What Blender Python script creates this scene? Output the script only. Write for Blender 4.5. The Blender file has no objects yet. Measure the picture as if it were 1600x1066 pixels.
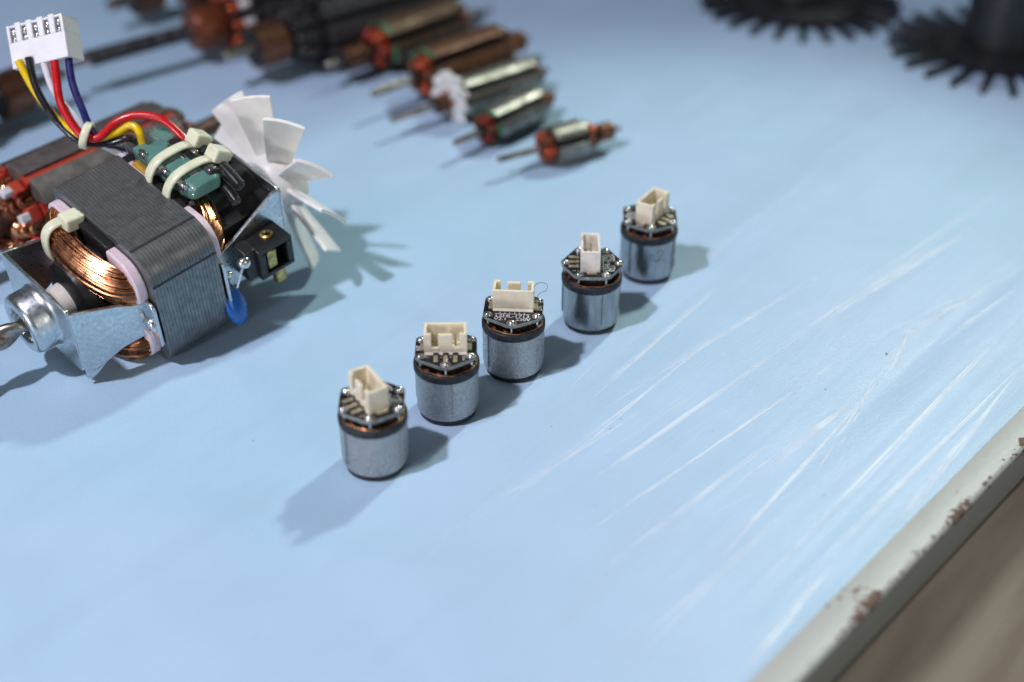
import bpy, bmesh, math, random
from mathutils import Vector, Matrix, noise
random.seed(7)
S = 0.001                      # all shapes below are written in millimetres
SC = bpy.context.scene
COL = SC.collection
rad = math.radians

# ------------------------------------------------------------------ camera
cam_d = bpy.data.cameras.new('camera')
cam = bpy.data.objects.new('camera', cam_d)
COL.objects.link(cam)
SC.camera = cam
cam_d.sensor_width = 36.0
cam_d.lens = 48.42
cam_d.clip_start = 0.01
cam_d.clip_end = 20.0
cam.location = (0, 0, 0.223)
cam.rotation_euler = (rad(90 - 34.5), 0, 0)
cam_d.dof.use_dof = True
cam_d.dof.focus_distance = 0.372
cam_d.dof.aperture_fstop = 5.2

# ------------------------------------------------------------------ world, lamps, exposure
w = bpy.data.worlds.new('World')
SC.world = w
w.use_nodes = True
w.node_tree.nodes['Background'].inputs[0].default_value = (0.86, 0.96, 1.0, 1)
w.node_tree.nodes['Background'].inputs[1].default_value = 0.062


def lamp(name, target, direction, dist, size, power, color):
    d = bpy.data.lights.new(name, 'AREA')
    d.shape = 'DISK'
    d.size = size
    d.energy = power
    d.color = color
    o = bpy.data.objects.new(name, d)
    COL.objects.link(o)
    v = Vector(direction).normalized()
    o.location = Vector(target) * S + v * dist
    o.rotation_euler = v.to_track_quat('Z', 'Y').to_euler()
    return o


lb = bpy.data.lights.new('lamp_back', 'SPOT')
lb.energy = 17.8
lb.color = (0.88, 1.0, 0.88)
lb.shadow_soft_size = 0.034
lb.spot_size = rad(30)
lb.spot_blend = 0.75
lbo = bpy.data.objects.new('lamp_back', lb)
COL.objects.link(lbo)
_d = Vector((360, 570, 690)).normalized()
lbo.location = Vector((0.030, 0.31, 0)) + _d * 0.95
lbo.rotation_euler = _d.to_track_quat('Z', 'Y').to_euler()
lamp('lamp_front', (0, 330, 0), (-9.5, -6.5, 18), 1.0, 0.05, 7.3, (0.92, 0.885, 1.0))
lamp('fill_can_stripe', (0, 320, 10), (-0.60, -0.78, 0.17), 1.6, 0.16, 7.0, (1.0, 0.95, 0.95))  # added low light, gives the small cans their bright stripe
lamp('fill_panel', (60, 250, 0), (0.62, -0.62, 0.30), 2.2, 1.2, 7.0, (1.0, 0.96, 0.90))  # added unseen soft fill for the bench panel and can sides

SC.view_settings.view_transform = 'Standard'
SC.view_settings.look = 'None'
SC.view_settings.exposure = 0.0
SC.view_settings.gamma = 1.0
SC.view_settings.use_curve_mapping = False
SC.cycles.use_denoising = True
SC.cycles.max_bounces = 8
SC.cycles.sample_clamp_indirect = 6.0


# ------------------------------------------------------------------ materials
def lin(r, g, b):
    f = lambda c: (c / 255 / 12.92) if c / 255 <= 0.04045 else ((c / 255 + 0.055) / 1.055) ** 2.4
    return (f(r), f(g), f(b))


MATS = {}


def mat(name, col, rough=0.5, metal=0.0, var=0.12, scale=900.0, bump=0.0, bscale=3000.0, col2=None, rvar=0.12,
        spec=0.5, sss=0.0, aniso=0.0, coat=0.0, trans=0.0, stretch=None, mixlo=0.4, mixhi=0.6, bdist=0.0002):
    """Principled with a noise-driven colour variation, roughness variation and fine bump (object space)."""
    m = bpy.data.materials.new(name)
    m.use_nodes = True
    nt = m.node_tree
    N, L = nt.nodes, nt.links
    b = N['Principled BSDF']
    tc = N.new('ShaderNodeTexCoord')
    src = tc.outputs['Object']
    if stretch:
        mp = N.new('ShaderNodeMapping')
        mp.inputs['Scale'].default_value = stretch
        L.new(src, mp.inputs['Vector'])
        src = mp.outputs['Vector']
    nz = N.new('ShaderNodeTexNoise')
    nz.inputs['Scale'].default_value = scale
    nz.inputs['Detail'].default_value = 5
    L.new(src, nz.inputs['Vector'])
    mr = N.new('ShaderNodeMapRange')
    mr.inputs[1].default_value = mixlo if col2 else 0.3
    mr.inputs[2].default_value = mixhi if col2 else 0.7
    L.new(nz.outputs['Fac'], mr.inputs[0])
    mx = N.new('ShaderNodeMix')
    mx.data_type = 'RGBA'
    c2 = col2 if col2 else tuple(c * (1 - 2 * var) for c in col)
    c1 = col if col2 else tuple(min(1, c * (1 + var * .5)) for c in col)
    mx.inputs[6].default_value = (*c1, 1)
    mx.inputs[7].default_value = (*c2, 1)
    L.new(mr.outputs[0], mx.inputs[0])
    L.new(mx.outputs[2], b.inputs['Base Color'])
    mr2 = N.new('ShaderNodeMapRange')
    mr2.inputs[1].default_value = 0.3
    mr2.inputs[2].default_value = 0.7
    mr2.inputs[3].default_value = max(0.03, rough - rvar)
    mr2.inputs[4].default_value = min(1, rough + rvar)
    L.new(nz.outputs['Fac'], mr2.inputs[0])
    L.new(mr2.outputs[0], b.inputs['Roughness'])
    b.inputs['Metallic'].default_value = metal
    b.inputs['Specular IOR Level'].default_value = spec
    b.inputs['Anisotropic'].default_value = aniso
    b.inputs['Coat Weight'].default_value = coat
    b.inputs['Transmission Weight'].default_value = trans
    if sss:
        b.inputs['Subsurface Weight'].default_value = sss
        b.inputs['Subsurface Radius'].default_value = (0.0012, 0.0009, 0.0007)
        b.inputs['Subsurface Scale'].default_value = 1.0
    if bump:
        nb = N.new('ShaderNodeTexNoise')
        nb.inputs['Scale'].default_value = bscale
        nb.inputs['Detail'].default_value = 4
        L.new(src, nb.inputs['Vector'])
        bp = N.new('ShaderNodeBump')
        bp.inputs['Strength'].default_value = bump
        bp.inputs['Distance'].default_value = bdist
        L.new(nb.outputs['Fac'], bp.inputs['Height'])
        L.new(bp.outputs[0], b.inputs['Normal'])
    MATS[name] = m
    return m


mat('copper', (0.76, 0.36, 0.18), 0.27, 1.0, 0.22, 500, stretch=(1, 1, 1))
mat('copper_dark', (0.22, 0.085, 0.05), 0.42, 0.9, 0.3, 700)
mat('enamel_orange', lin(184, 80, 44), 0.32, 0.5, 0.25, 900)
mat('enamel_red', lin(150, 52, 40), 0.35, 0.35, 0.3, 900)
mat('enamel_brown', lin(120, 62, 34), 0.4, 0.4, 0.3, 900)
mat('lamination', (0.235, 0.245, 0.25), 0.42, 0.8, 0.2, 400, col2=(0.19, 0.20, 0.205))
mat('core_grey', lin(112, 105, 104), 0.5, 0.45, 0.25, 250, bump=0.2, bscale=1500)
mat('core_dark', lin(66, 66, 70), 0.5, 0.45, 0.25, 250)
mat('core_brown', lin(104, 84, 64), 0.48, 0.4, 0.25, 250)
mat('core_rust', lin(112, 76, 54), 0.5, 0.4, 0.25, 250)
mat('core_gold', (0.30, 0.285, 0.255), 0.42, 0.95, 0.15, 250)
mat('zinc', (0.62, 0.67, 0.70), 0.33, 1.0, 0.10, 900, bump=0.10, bscale=2200, rvar=0.09)
mat('steel_shaft', (0.42, 0.38, 0.34), 0.35, 1.0, 0.3, 500)
mat('steel_brown', (0.17, 0.10, 0.08), 0.45, 0.7, 0.3, 500)
mat('nickel', (0.72, 0.72, 0.73), 0.25, 1.0, 0.15, 700)
mat('can', (0.53, 0.525, 0.525), 0.34, 1.0, 0.13, 1900, bump=0.9, bscale=3200, rvar=0.16, bdist=0.0004)
mat('can_smooth', (0.36, 0.375, 0.39), 0.26, 1.0, 0.12, 600, bump=0.10, bscale=3000, rvar=0.08, stretch=(1, 1, .15))
mat('bobbin', lin(226, 208, 216), 0.4, 0.0, 0.05, 300, sss=0.25)
mat('cream', lin(236, 226, 202), 0.42, 0.0, 0.06, 500, sss=0.3)
mat('cream_white', lin(232, 226, 216), 0.42, 0.0, 0.06, 500, sss=0.3)
mat('nylon', lin(226, 228, 200), 0.32, 0.0, 0.07, 350, sss=0.35, bump=0.08, bscale=800)
mat('fan_white', lin(238, 236, 232), 0.38, 0.0, 0.05, 200, sss=0.2, bump=0.05, bscale=600)
mat('connector_white', lin(236, 236, 240), 0.35, 0.0, 0.05, 400, sss=0.2, bump=0.1, bscale=900)
mat('black_plastic', (0.017, 0.017, 0.019), 0.42, 0.0, 0.3, 500, bump=0.15, bscale=1500)
mat('black_matte', (0.011, 0.011, 0.013), 0.6, 0.0, 0.3, 500)
mat('black_wheel', (0.013, 0.014, 0.018), 0.42, 0.0, 0.25, 120)
mat('ring_black', (0.020, 0.023, 0.028), 0.6, 0.0, 0.3, 800)
mat('soldermask', (0.012, 0.011, 0.016), 0.3, 0.0, 0.2, 700, bump=0.05, bscale=2500)
mat('board_edge', lin(138, 146, 142), 0.5, 0.0, 0.2, 900)
mat('silk', lin(226, 224, 226), 0.6)
mat('solder', (0.82, 0.82, 0.80), 0.27, 1.0, 0.25, 900, bump=0.35, bscale=1100)
mat('pad_gold', lin(206, 196, 168), 0.35, 0.55, 0.12, 900)
mat('wire_red', lin(196, 18, 26), 0.3, 0.0, 0.06, 300, coat=0.2)
mat('wire_yellow', lin(236, 196, 4), 0.33, 0.0, 0.06, 300, coat=0.2)
mat('wire_black', (0.013, 0.013, 0.016), 0.28, 0.0, 0.1, 300, coat=0.2)
mat('wire_blue', lin(34, 34, 98), 0.3, 0.0, 0.08, 300, coat=0.2)
mat('wire_white', lin(224, 220, 226), 0.35, 0.0, 0.05, 300)
mat('teal', lin(112, 164, 154), 0.42, 0.0, 0.12, 350, bump=0.12, bscale=900)
mat('cap_blue', lin(24, 106, 196), 0.28, 0.0, 0.12, 300, coat=0.3, bump=0.1, bscale=700)
mat('brass', (0.60, 0.47, 0.18), 0.36, 1.0, 0.3, 600)
mat('slot_red', lin(176, 52, 32), 0.5, 0.0, 0.15, 500)
mat('insulator_green', lin(72, 124, 90), 0.45, 0.0, 0.2, 500)
mat('tab_grey', lin(206, 202, 204), 0.4, 0.0, 0.1, 400)
mat('tape_yellow', lin(206, 160, 60), 0.4, 0.0, 0.1, 400)
mat('pencil', lin(58, 66, 78), 0.6, 0.0, 0.2, 2000)
mat('hair_wire', lin(150, 120, 100), 0.3, 0.8)


def film_mat():
    m = bpy.data.materials.new('clear_film')
    m.use_nodes = True
    N, L = m.node_tree.nodes, m.node_tree.links
    out = N['Material Output']
    N.remove(N['Principled BSDF'])
    t = N.new('ShaderNodeBsdfTransparent')
    t.inputs[0].default_value = (0.93, 0.95, 0.95, 1)
    g = N.new('ShaderNodeBsdfGlossy')
    g.inputs['Roughness'].default_value = 0.12
    lw = N.new('ShaderNodeLayerWeight')
    lw.inputs[0].default_value = 0.35
    nz = N.new('ShaderNodeTexNoise')
    nz.inputs['Scale'].default_value = 420
    tc = N.new('ShaderNodeTexCoord')
    L.new(tc.outputs['Object'], nz.inputs['Vector'])
    bp = N.new('ShaderNodeBump')
    bp.inputs['Strength'].default_value = 0.5
    bp.inputs['Distance'].default_value = 0.0004
    L.new(nz.outputs['Fac'], bp.inputs['Height'])
    L.new(bp.outputs[0], g.inputs['Normal'])
    mr = N.new('ShaderNodeMapRange')
    mr.inputs[3].default_value = 0.10
    mr.inputs[4].default_value = 0.55
    L.new(lw.outputs['Fresnel'], mr.inputs[0])
    mx = N.new('ShaderNodeMixShader')
    L.new(mr.outputs[0], mx.inputs[0])
    L.new(t.outputs[0], mx.inputs[1])
    L.new(g.outputs[0], mx.inputs[2])
    L.new(mx.outputs[0], out.inputs[0])
    MATS['clear_film'] = m


film_mat()


# ------------------------------------------------------------------ mesh helpers
class MB:
    """collects shapes (mm) and builds ONE mesh object"""

    def __init__(s):
        s.v = []
        s.f = []

    def add(s, vs, fs, M=None):
        o = len(s.v)
        for q in vs:
            q = Vector(q)
            if M is not None:
                q = M @ q
            s.v.append(q)
        s.f += [tuple(o + i for i in f) for f in fs]
        return s

    def box(s, x0, x1, y0, y1, z0, z1, M=None):
        vs = [(x, y, z) for z in (z0, z1) for y in (y0, y1) for x in (x0, x1)]
        return s.add(vs, [(0, 2, 3, 1), (4, 5, 7, 6), (0, 1, 5, 4), (2, 6, 7, 3), (0, 4, 6, 2), (1, 3, 7, 5)], M)

    def prism(s, poly, h0, h1, axis=2, M=None):
        """poly in the two other axes (cyclic order), extruded from h0 to h1 along axis"""
        n = len(poly)
        vs = []
        for h in (h0, h1):
            for a, b in poly:
                vs.append({2: (a, b, h), 0: (h, a, b), 1: (b, h, a)}[axis])
        fs = [tuple(range(n))[::-1], tuple(range(n, 2 * n))]
        fs += [(i, (i + 1) % n, n + (i + 1) % n, n + i) for i in range(n)]
        return s.add(vs, fs, M)

    def lathe(s, prof, seg=32, axis=2, M=None, a0=0.0, a1=2 * math.pi, close=True):
        """prof list of (r, h); closed profile if close_prof"""
        full = abs(a1 - a0 - 2 * math.pi) < 1e-6
        cols = seg if full else seg + 1
        n = len(prof)
        vs, fs = [], []
        for i in range(cols):
            a = a0 + (a1 - a0) * i / seg
            c, sn = math.cos(a), math.sin(a)
            for r, h in prof:
                vs.append({2: (r * c, r * sn, h), 0: (h, r * c, r * sn), 1: (r * sn, h, r * c)}[axis])
        for i in range(seg):
            j = (i + 1) % cols
            for k in range(n - 1):
                fs.append((i * n + k, j * n + k, j * n + k + 1, i * n + k + 1))
        return s.add(vs, fs, M)

    def tube(s, pts, r, seg=8, caps=True, M=None, r2=None, up=None):
        pts = [Vector(q) for q in pts]
        n = len(pts)
        vs, fs = [], []
        t0 = (pts[1] - pts[0]).normalized()
        ref = Vector(up) if up else (Vector((0, 0, 1)) if abs(t0.z) < 0.9 else Vector((1, 0, 0)))
        nrm = (ref - t0 * ref.dot(t0)).normalized()
        for i in range(n):
            t = (pts[min(i + 1, n - 1)] - pts[max(i - 1, 0)]).normalized()
            nrm = (nrm - t * nrm.dot(t))
            if nrm.length < 1e-6:
                nrm = t.orthogonal()
            nrm.normalize()
            bn = t.cross(nrm)
            rr = r[i] if isinstance(r, (list, tuple)) else r
            rb = rr if r2 is None else r2
            for k in range(seg):
                a = 2 * math.pi * k / seg
                vs.append(pts[i] + nrm * (rr * math.cos(a)) + bn * (rb * math.sin(a)))
        for i in range(n - 1):
            for k in range(seg):
                k2 = (k + 1) % seg
                fs.append((i * seg + k, i * seg + k2, (i + 1) * seg + k2, (i + 1) * seg + k))
        if caps:
            fs.append(tuple(range(seg))[::-1])
            fs.append(tuple(range((n - 1) * seg, n * seg)))
        return s.add(vs, fs, M)

    def ring(s, pts, w2, t2, axis_dir, M=None):
        """closed flat band through pts: half width w2 along axis_dir, half thickness t2"""
        n = len(pts)
        A = Vector(axis_dir).normalized()
        c = sum((Vector(q) for q in pts), Vector()) / n
        vs, fs = [], []
        for i in range(n):
            q = Vector(pts[i])
            t = (Vector(pts[(i + 1) % n]) - Vector(pts[i - 1])).normalized()
            o = t.cross(A).normalized()
            if o.dot(q - c) < 0:
                o = -o
            for a, b in ((-.75, -1), (.75, -1), (1, -.3), (1, .3), (.75, 1), (-.75, 1), (-1, .3), (-1, -.3)):
                vs.append(q + A * (w2 * a) + o * (t2 * b))
        m = 8
        for i in range(n):
            j = (i + 1) % n
            for k in range(m):
                l = (k + 1) % m
                fs.append((i * m + k, i * m + l, j * m + l, j * m + k))
        return s.add(vs, fs, M)

    def ball(s, c, rx, ry=None, rz=None, seg=12, rings=8, M=None, jit=0.0):
        ry = rx if ry is None else ry
        rz = rx if rz is None else rz
        vs = [(c[0], c[1], c[2] + rz)]
        for i in range(1, rings):
            a = math.pi * i / rings
            for k in range(seg):
                b = 2 * math.pi * k / seg
                j = 1 + random.uniform(-jit, jit)
                vs.append((c[0] + rx * j * math.sin(a) * math.cos(b), c[1] + ry * j * math.sin(a) * math.sin(b), c[2] + rz * math.cos(a)))
        vs.append((c[0], c[1], c[2] - rz))
        fs = [(0, 1 + k, 1 + (k + 1) % seg) for k in range(seg)]
        for i in range(rings - 2):
            for k in range(seg):
                k2 = (k + 1) % seg
                fs.append((1 + i * seg + k, 1 + (i + 1) * seg + k, 1 + (i + 1) * seg + k2, 1 + i * seg + k2))
        e = len(vs) - 1
        b0 = 1 + (rings - 2) * seg
        fs += [(b0 + k, e, b0 + (k + 1) % seg) for k in range(seg)]
        return s.add(vs, fs, M)

    def build(s, name, m, parent=None, bevel=0.0, smooth=38, kind=None, segs=2):
        me = bpy.data.meshes.new(name)
        me.from_pydata([tuple(q * S) for q in s.v], [], s.f)
        bm = bmesh.new()
        bm.from_mesh(me)
        bmesh.ops.recalc_face_normals(bm, faces=bm.faces)
        bm.to_mesh(me)
        bm.free()
        for p in me.polygons:
            p.use_smooth = True
        me.set_sharp_from_angle(angle=rad(smooth))
        me.materials.append(MATS[m])
        o = bpy.data.objects.new(name, me)
        COL.objects.link(o)
        if parent is not None:
            o.parent = parent
        if bevel:
            b = o.modifiers.new('bevel', 'BEVEL')
            b.width = bevel * S
            b.segments = segs
            b.limit_method = 'ANGLE'
            b.angle_limit = rad(40)
            b.harden_normals = False
        if kind:
            o['kind'] = kind
        return o


def thing(name, label, cat, loc=(0, 0, 0), rotz=0.0, group=None):
    o = bpy.data.objects.new(name, None)
    COL.objects.link(o)
    o.empty_display_size = 0.005
    o.location = Vector(loc) * S
    o.rotation_euler = (0, 0, rotz)
    o['label'] = label
    o['category'] = cat
    if group:
        o['group'] = group
    return o


def copy_tree(o, parent=None):
    c = o.copy()
    COL.objects.link(c)
    c.parent = parent
    for ch in list(o.children):
        copy_tree(ch, c)
    return c


def bez(pts, n=40):
    """Catmull-Rom through pts"""
    P = [Vector(q) for q in pts]
    P = [P[0] * 2 - P[1]] + P + [P[-1] * 2 - P[-2]]
    out = []
    segs = len(P) - 3
    for i in range(n + 1):
        t = i / n * segs
        k = min(int(t), segs - 1)
        f = t - k
        a, b, c, d = P[k:k + 4]
        out.append(0.5 * ((2 * b) + (c - a) * f + (2 * a - 5 * b + 4 * c - d) * f * f + (3 * b - a - 3 * c + d) * f ** 3))
    return out


def rrect(x0, x1, y0, y1, rs, n=6):
    """rounded rectangle polygon, radii (x0y0, x1y0, x1y1, x0y1), counter-clockwise"""
    out = []
    for (cx, cy, r, a) in ((x0, y0, rs[0], 180), (x1, y0, rs[1], 270), (x1, y1, rs[2], 0), (x0, y1, rs[3], 90)):
        sx = 1 if cx == x0 else -1
        sy = 1 if cy == y0 else -1
        for k in range(n + 1):
            t = rad(a + 90 * k / n)
            out.append((cx + sx * r + r * math.cos(t), cy + sy * r + r * math.sin(t)))
    return out


def text_mb(body, size, M):
    cu = bpy.data.curves.new('t', 'FONT')
    cu.body = body
    cu.size = size
    cu.align_x = 'CENTER'
    cu.align_y = 'CENTER'
    cu.resolution_u = 3
    cu.offset = 0.012 * size
    ob = bpy.data.objects.new('t', cu)
    COL.objects.link(ob)
    me = bpy.data.meshes.new_from_object(ob.evaluated_get(bpy.context.evaluated_depsgraph_get()))
    mb = MB()
    mb.add([v.co for v in me.vertices], [tuple(p.vertices) for p in me.polygons], M)
    bpy.data.objects.remove(ob)
    bpy.data.curves.remove(cu)
    bpy.data.meshes.remove(me)
    return mb


# ------------------------------------------------------------------ the setting: blue mat, metal edge, bench panel
EAZ = rad(47.7)
ED = Vector((math.cos(EAZ), math.sin(EAZ), 0))      # along the bench edge
EO = Vector((math.sin(EAZ), -math.cos(EAZ), 0))     # outward
E0 = Vector((49.8, 197.9, 0))


def mat_blue():
    m = bpy.data.materials.new('blue_vinyl')
    m.use_nodes = True
    nt = m.node_tree
    N, L = nt.nodes, nt.links
    b = N['Principled BSDF']
    tc = N.new('ShaderNodeTexCoord')

    def noise_n(scale, detail=3, rot=None, sc=None, dist=0.0):
        nz = N.new('ShaderNodeTexNoise')
        nz.inputs['Scale'].default_value = scale
        nz.inputs['Detail'].default_value = detail
        nz.inputs['Distortion'].default_value = dist
        if rot is not None:
            mp = N.new('ShaderNodeMapping')
            mp.vector_type = 'TEXTURE'
            mp.inputs['Rotation'].default_value = (0, 0, rot)
            mp.inputs['Scale'].default_value = sc
            L.new(tc.outputs['Object'], mp.inputs['Vector'])
            L.new(mp.outputs[0], nz.inputs['Vector'])
        else:
            L.new(tc.outputs['Object'], nz.inputs['Vector'])
        return nz

    def rng(src, a, bb, c, d):
        r = N.new('ShaderNodeMapRange')
        for i, q in enumerate((a, bb, c, d)):
            r.inputs[i + 1].default_value = q
        L.new(src, r.inputs[0])
        return r.outputs[0]

    big = noise_n(9, 2)
    streak = noise_n(60, 3, rad(-3), (14, 1, 1), 0.2)
    fine = noise_n(420, 4, rad(-1), (40, 1, 1))
    mx = N.new('ShaderNodeMix')
    mx.data_type = 'RGBA'
    mx.inputs[6].default_value = (0.410, 0.607, 0.785, 1)
    mx.inputs[7].default_value = (0.438, 0.600, 0.800, 1)
    L.new(rng(big.outputs['Fac'], .4, .6, 0, 1), mx.inputs[0])
    mx2 = N.new('ShaderNodeMix')
    mx2.data_type = 'RGBA'
    mx2.blend_type = 'MULTIPLY'
    mx2.inputs[0].default_value = 1.0
    L.new(mx.outputs[2], mx2.inputs[6])
    cr = N.new('ShaderNodeCombineColor')
    v = rng(streak.outputs['Fac'], .34, .5, 0.968, 1.0)
    for i in range(3):
        L.new(v, cr.inputs[i])
    L.new(cr.outputs[0], mx2.inputs[7])
    smudge = noise_n(34, 5, None, None, 0.6)
    mx3 = N.new('ShaderNodeMix')
    mx3.data_type = 'RGBA'
    mx3.blend_type = 'MULTIPLY'
    mx3.inputs[0].default_value = 1.0
    cr2 = N.new('ShaderNodeCombineColor')
    v2 = rng(smudge.outputs['Fac'], .36, .62, 0.955, 1.0)
    for i in range(3):
        L.new(v2, cr2.inputs[i])
    L.new(mx2.outputs[2], mx3.inputs[6])
    L.new(cr2.outputs[0], mx3.inputs[7])
    L.new(mx3.outputs[2], b.inputs['Base Color'])
    grain = noise_n(3400, 3)
    grain2 = noise_n(900, 2)
    rg = rng(fine.outputs['Fac'], .35, .7, .36, .5)
    L.new(rg, b.inputs['Roughness'])
    b.inputs['Specular IOR Level'].default_value = 0.5
    b1 = N.new('ShaderNodeBump')
    b1.inputs['Strength'].default_value = 0.32
    b1.inputs['Distance'].default_value = 0.00025
    L.new(grain.outputs['Fac'], b1.inputs['Height'])
    b3 = N.new('ShaderNodeBump')
    b3.inputs['Strength'].default_value = 0.10
    b3.inputs['Distance'].default_value = 0.0008
    L.new(grain2.outputs['Fac'], b3.inputs['Height'])
    L.new(b1.outputs[0], b3.inputs['Normal'])
    b2 = N.new('ShaderNodeBump')
    b2.inputs['Strength'].default_value = 0.04
    b2.inputs['Distance'].default_value = 0.0012
    L.new(streak.outputs['Fac'], b2.inputs['Height'])
    L.new(b3.outputs[0], b2.inputs['Normal'])
    b4 = N.new('ShaderNodeBump')
    b4.inputs['Strength'].default_value = 0.06
    b4.inputs['Distance'].default_value = 0.0002
    L.new(fine.outputs['Fac'], b4.inputs['Height'])
    L.new(b2.outputs[0], b4.inputs['Normal'])
    L.new(b4.outputs[0], b.inputs['Normal'])
    MATS['blue_vinyl'] = m


mat_blue()


def mat_scratch_glint():
    m = bpy.data.materials.new('scratch_glint')
    m.use_nodes = True
    N, L = m.node_tree.nodes, m.node_tree.links
    b = N['Principled BSDF']
    b.inputs['Base Color'].default_value = (0.78, 0.89, 1.0, 1)  # pale base colour stands in for glints along the scratches
    b.inputs['Roughness'].default_value = 0.45
    tc = N.new('ShaderNodeTexCoord')
    n1 = N.new('ShaderNodeTexNoise')
    n1.inputs['Scale'].default_value = 70
    n1.inputs['Detail'].default_value = 2
    L.new(tc.outputs['Object'], n1.inputs['Vector'])
    n2 = N.new('ShaderNodeTexNoise')
    n2.inputs['Scale'].default_value = 20
    n2.inputs['Detail'].default_value = 2
    L.new(tc.outputs['Object'], n2.inputs['Vector'])
    ad = N.new('ShaderNodeMath')
    ad.operation = 'ADD'
    L.new(n1.outputs['Fac'], ad.inputs[0])
    L.new(n2.outputs['Fac'], ad.inputs[1])
    mr = N.new('ShaderNodeMapRange')
    mr.inputs[1].default_value = 0.45
    mr.inputs[2].default_value = 1.10
    mr.inputs[3].default_value = 0.0
    mr.inputs[4].default_value = 0.85
    L.new(ad.outputs[0], mr.inputs[0])
    L.new(mr.outputs[0], b.inputs['Alpha'])
    MATS['scratch_glint'] = m


mat_scratch_glint()


def mat_edge():
    """pale grey-green enamel with chips of rust-brown along the rounded corner"""
    m = bpy.data.materials.new('edge_paint')
    m.use_nodes = True
    N, L = m.node_tree.nodes, m.node_tree.links
    b = N['Principled BSDF']
    tc = N.new('ShaderNodeTexCoord')

    def nz(scale, detail):
        n = N.new('ShaderNodeTexNoise')
        n.inputs['Scale'].default_value = scale
        n.inputs['Detail'].default_value = detail
        L.new(tc.outputs['Object'], n.inputs['Vector'])
        return n.outputs['Fac']

    def mth(op, a, c):
        q = N.new('ShaderNodeMath')
        q.operation = op
        for i, v in enumerate((a, c)):
            if isinstance(v, (int, float)):
                q.inputs[i].default_value = v
            else:
                L.new(v, q.inputs[i])
        return q.outputs[0]

    sep = N.new('ShaderNodeSeparateXYZ')
    L.new(tc.outputs['Object'], sep.inputs[0])
    # object space: x along edge, y outward, z up.  chips gather where the corner is rounded (y about 6.6 mm)
    d = mth('ABSOLUTE', mth('SUBTRACT', sep.outputs[1], 0.0072), 0.0)
    near = N.new('ShaderNodeMapRange')
    near.inputs[1].default_value = 0.0
    near.inputs[2].default_value = 0.0024
    near.inputs[3].default_value = 1.0
    near.inputs[4].default_value = 0.0
    L.new(d, near.inputs[0])
    low = N.new('ShaderNodeMapRange')
    low.inputs[1].default_value = -0.0035
    low.inputs[2].default_value = -0.0012
    L.new(sep.outputs[2], low.inputs[0])
    f = mth('ADD', mth('MULTIPLY', nz(44, 2), 1.1), mth('MULTIPLY', nz(620, 5), 0.8))
    f = mth('ADD', f, mth('MULTIPLY', near.outputs[0], 0.22))
    f = mth('MULTIPLY', f, low.outputs[0])
    chip = N.new('ShaderNodeMapRange')
    chip.inputs[1].default_value = 1.145
    chip.inputs[2].default_value = 1.165
    L.new(f, chip.inputs[0])
    rust = N.new('ShaderNodeMix')
    rust.data_type = 'RGBA'
    rust.inputs[6].default_value = (*lin(92, 66, 62), 1)
    rust.inputs[7].default_value = (*lin(128, 104, 88), 1)
    L.new(nz(900, 3), rust.inputs[0])
    paint = N.new('ShaderNodeMix')
    paint.data_type = 'RGBA'
    paint.inputs[6].default_value = (*lin(188, 192, 187), 1)
    paint.inputs[7].default_value = (*lin(174, 177, 171), 1)
    L.new(nz(120, 4), paint.inputs[0])
    mx = N.new('ShaderNodeMix')
    mx.data_type = 'RGBA'
    L.new(chip.outputs[0], mx.inputs[0])
    L.new(paint.outputs[2], mx.inputs[6])
    L.new(rust.outputs[2], mx.inputs[7])
    L.new(mx.outputs[2], b.inputs['Base Color'])
    rr = N.new('ShaderNodeMapRange')
    rr.inputs[3].default_value = 0.46
    rr.inputs[4].default_value = 0.8
    L.new(chip.outputs[0], rr.inputs[0])
    L.new(rr.outputs[0], b.inputs['Roughness'])
    bp = N.new('ShaderNodeBump')
    bp.inputs['Strength'].default_value = 0.5
    bp.inputs['Distance'].default_value = 0.0003
    h = mth('SUBTRACT', mth('MULTIPLY', nz(600, 4), 0.8), mth('MULTIPLY', chip.outputs[0], 1.0))
    L.new(h, bp.inputs['Height'])
    L.new(bp.outputs[0], b.inputs['Normal'])
    MATS['edge_paint'] = m


mat_edge()
mat('bench_paint', lin(200, 188, 170), 0.5, 0.0, 0.10, 30, col2=lin(176, 162, 144), stretch=(0.5, 3, 1.5))
mat('dust', lin(150, 158, 162), 0.8, col2=lin(90, 92, 92))
mat('gap_dark', (0.01, 0.01, 0.01), 0.8)

EM = Matrix.Translation(E0 * S) @ Matrix((ED, EO, Vector((0, 0, 1)))).transposed().to_4x4()


def structure(o):
    o['kind'] = 'structure'
    return o


FOLDS = [((85.7, 281.0), (180.4, 395.7), 0.8, 5.0), ((20, 270), (130, 372), 0.10, 4.0), ((40, 225), (150, 345), -0.14, 4.5), ((-120, 215), (-20, 285), 0.08, 5.0),
         ((-60, 205), (60, 300), 0.08, 6.0), ((70, 400), (200, 520), 0.12, 7.0), ((110, 268), (160, 330), -0.12, 3.0), ((-90, 240), (-20, 262), 0.06, 4.0)]


def mat_height(q):
    h = 0.0
    for a, b, amp, wd in FOLDS:
        a, b = Vector(a), Vector(b)
        d = b - a
        L_ = d.length
        d = d / L_
        t = (q - a).dot(d) / L_
        if t < -0.35 or t > 1.35:
            continue
        e = abs((q - a).dot(Vector((-d.y, d.x))))
        if e > wd * 3:
            continue
        fade = max(0.0, min(1.0, (t + .3) / .5)) * max(0.0, min(1.0, (1.3 - t) / .5))
        h -= amp * fade * math.exp(-(e / wd) ** 2)
    return h


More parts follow.
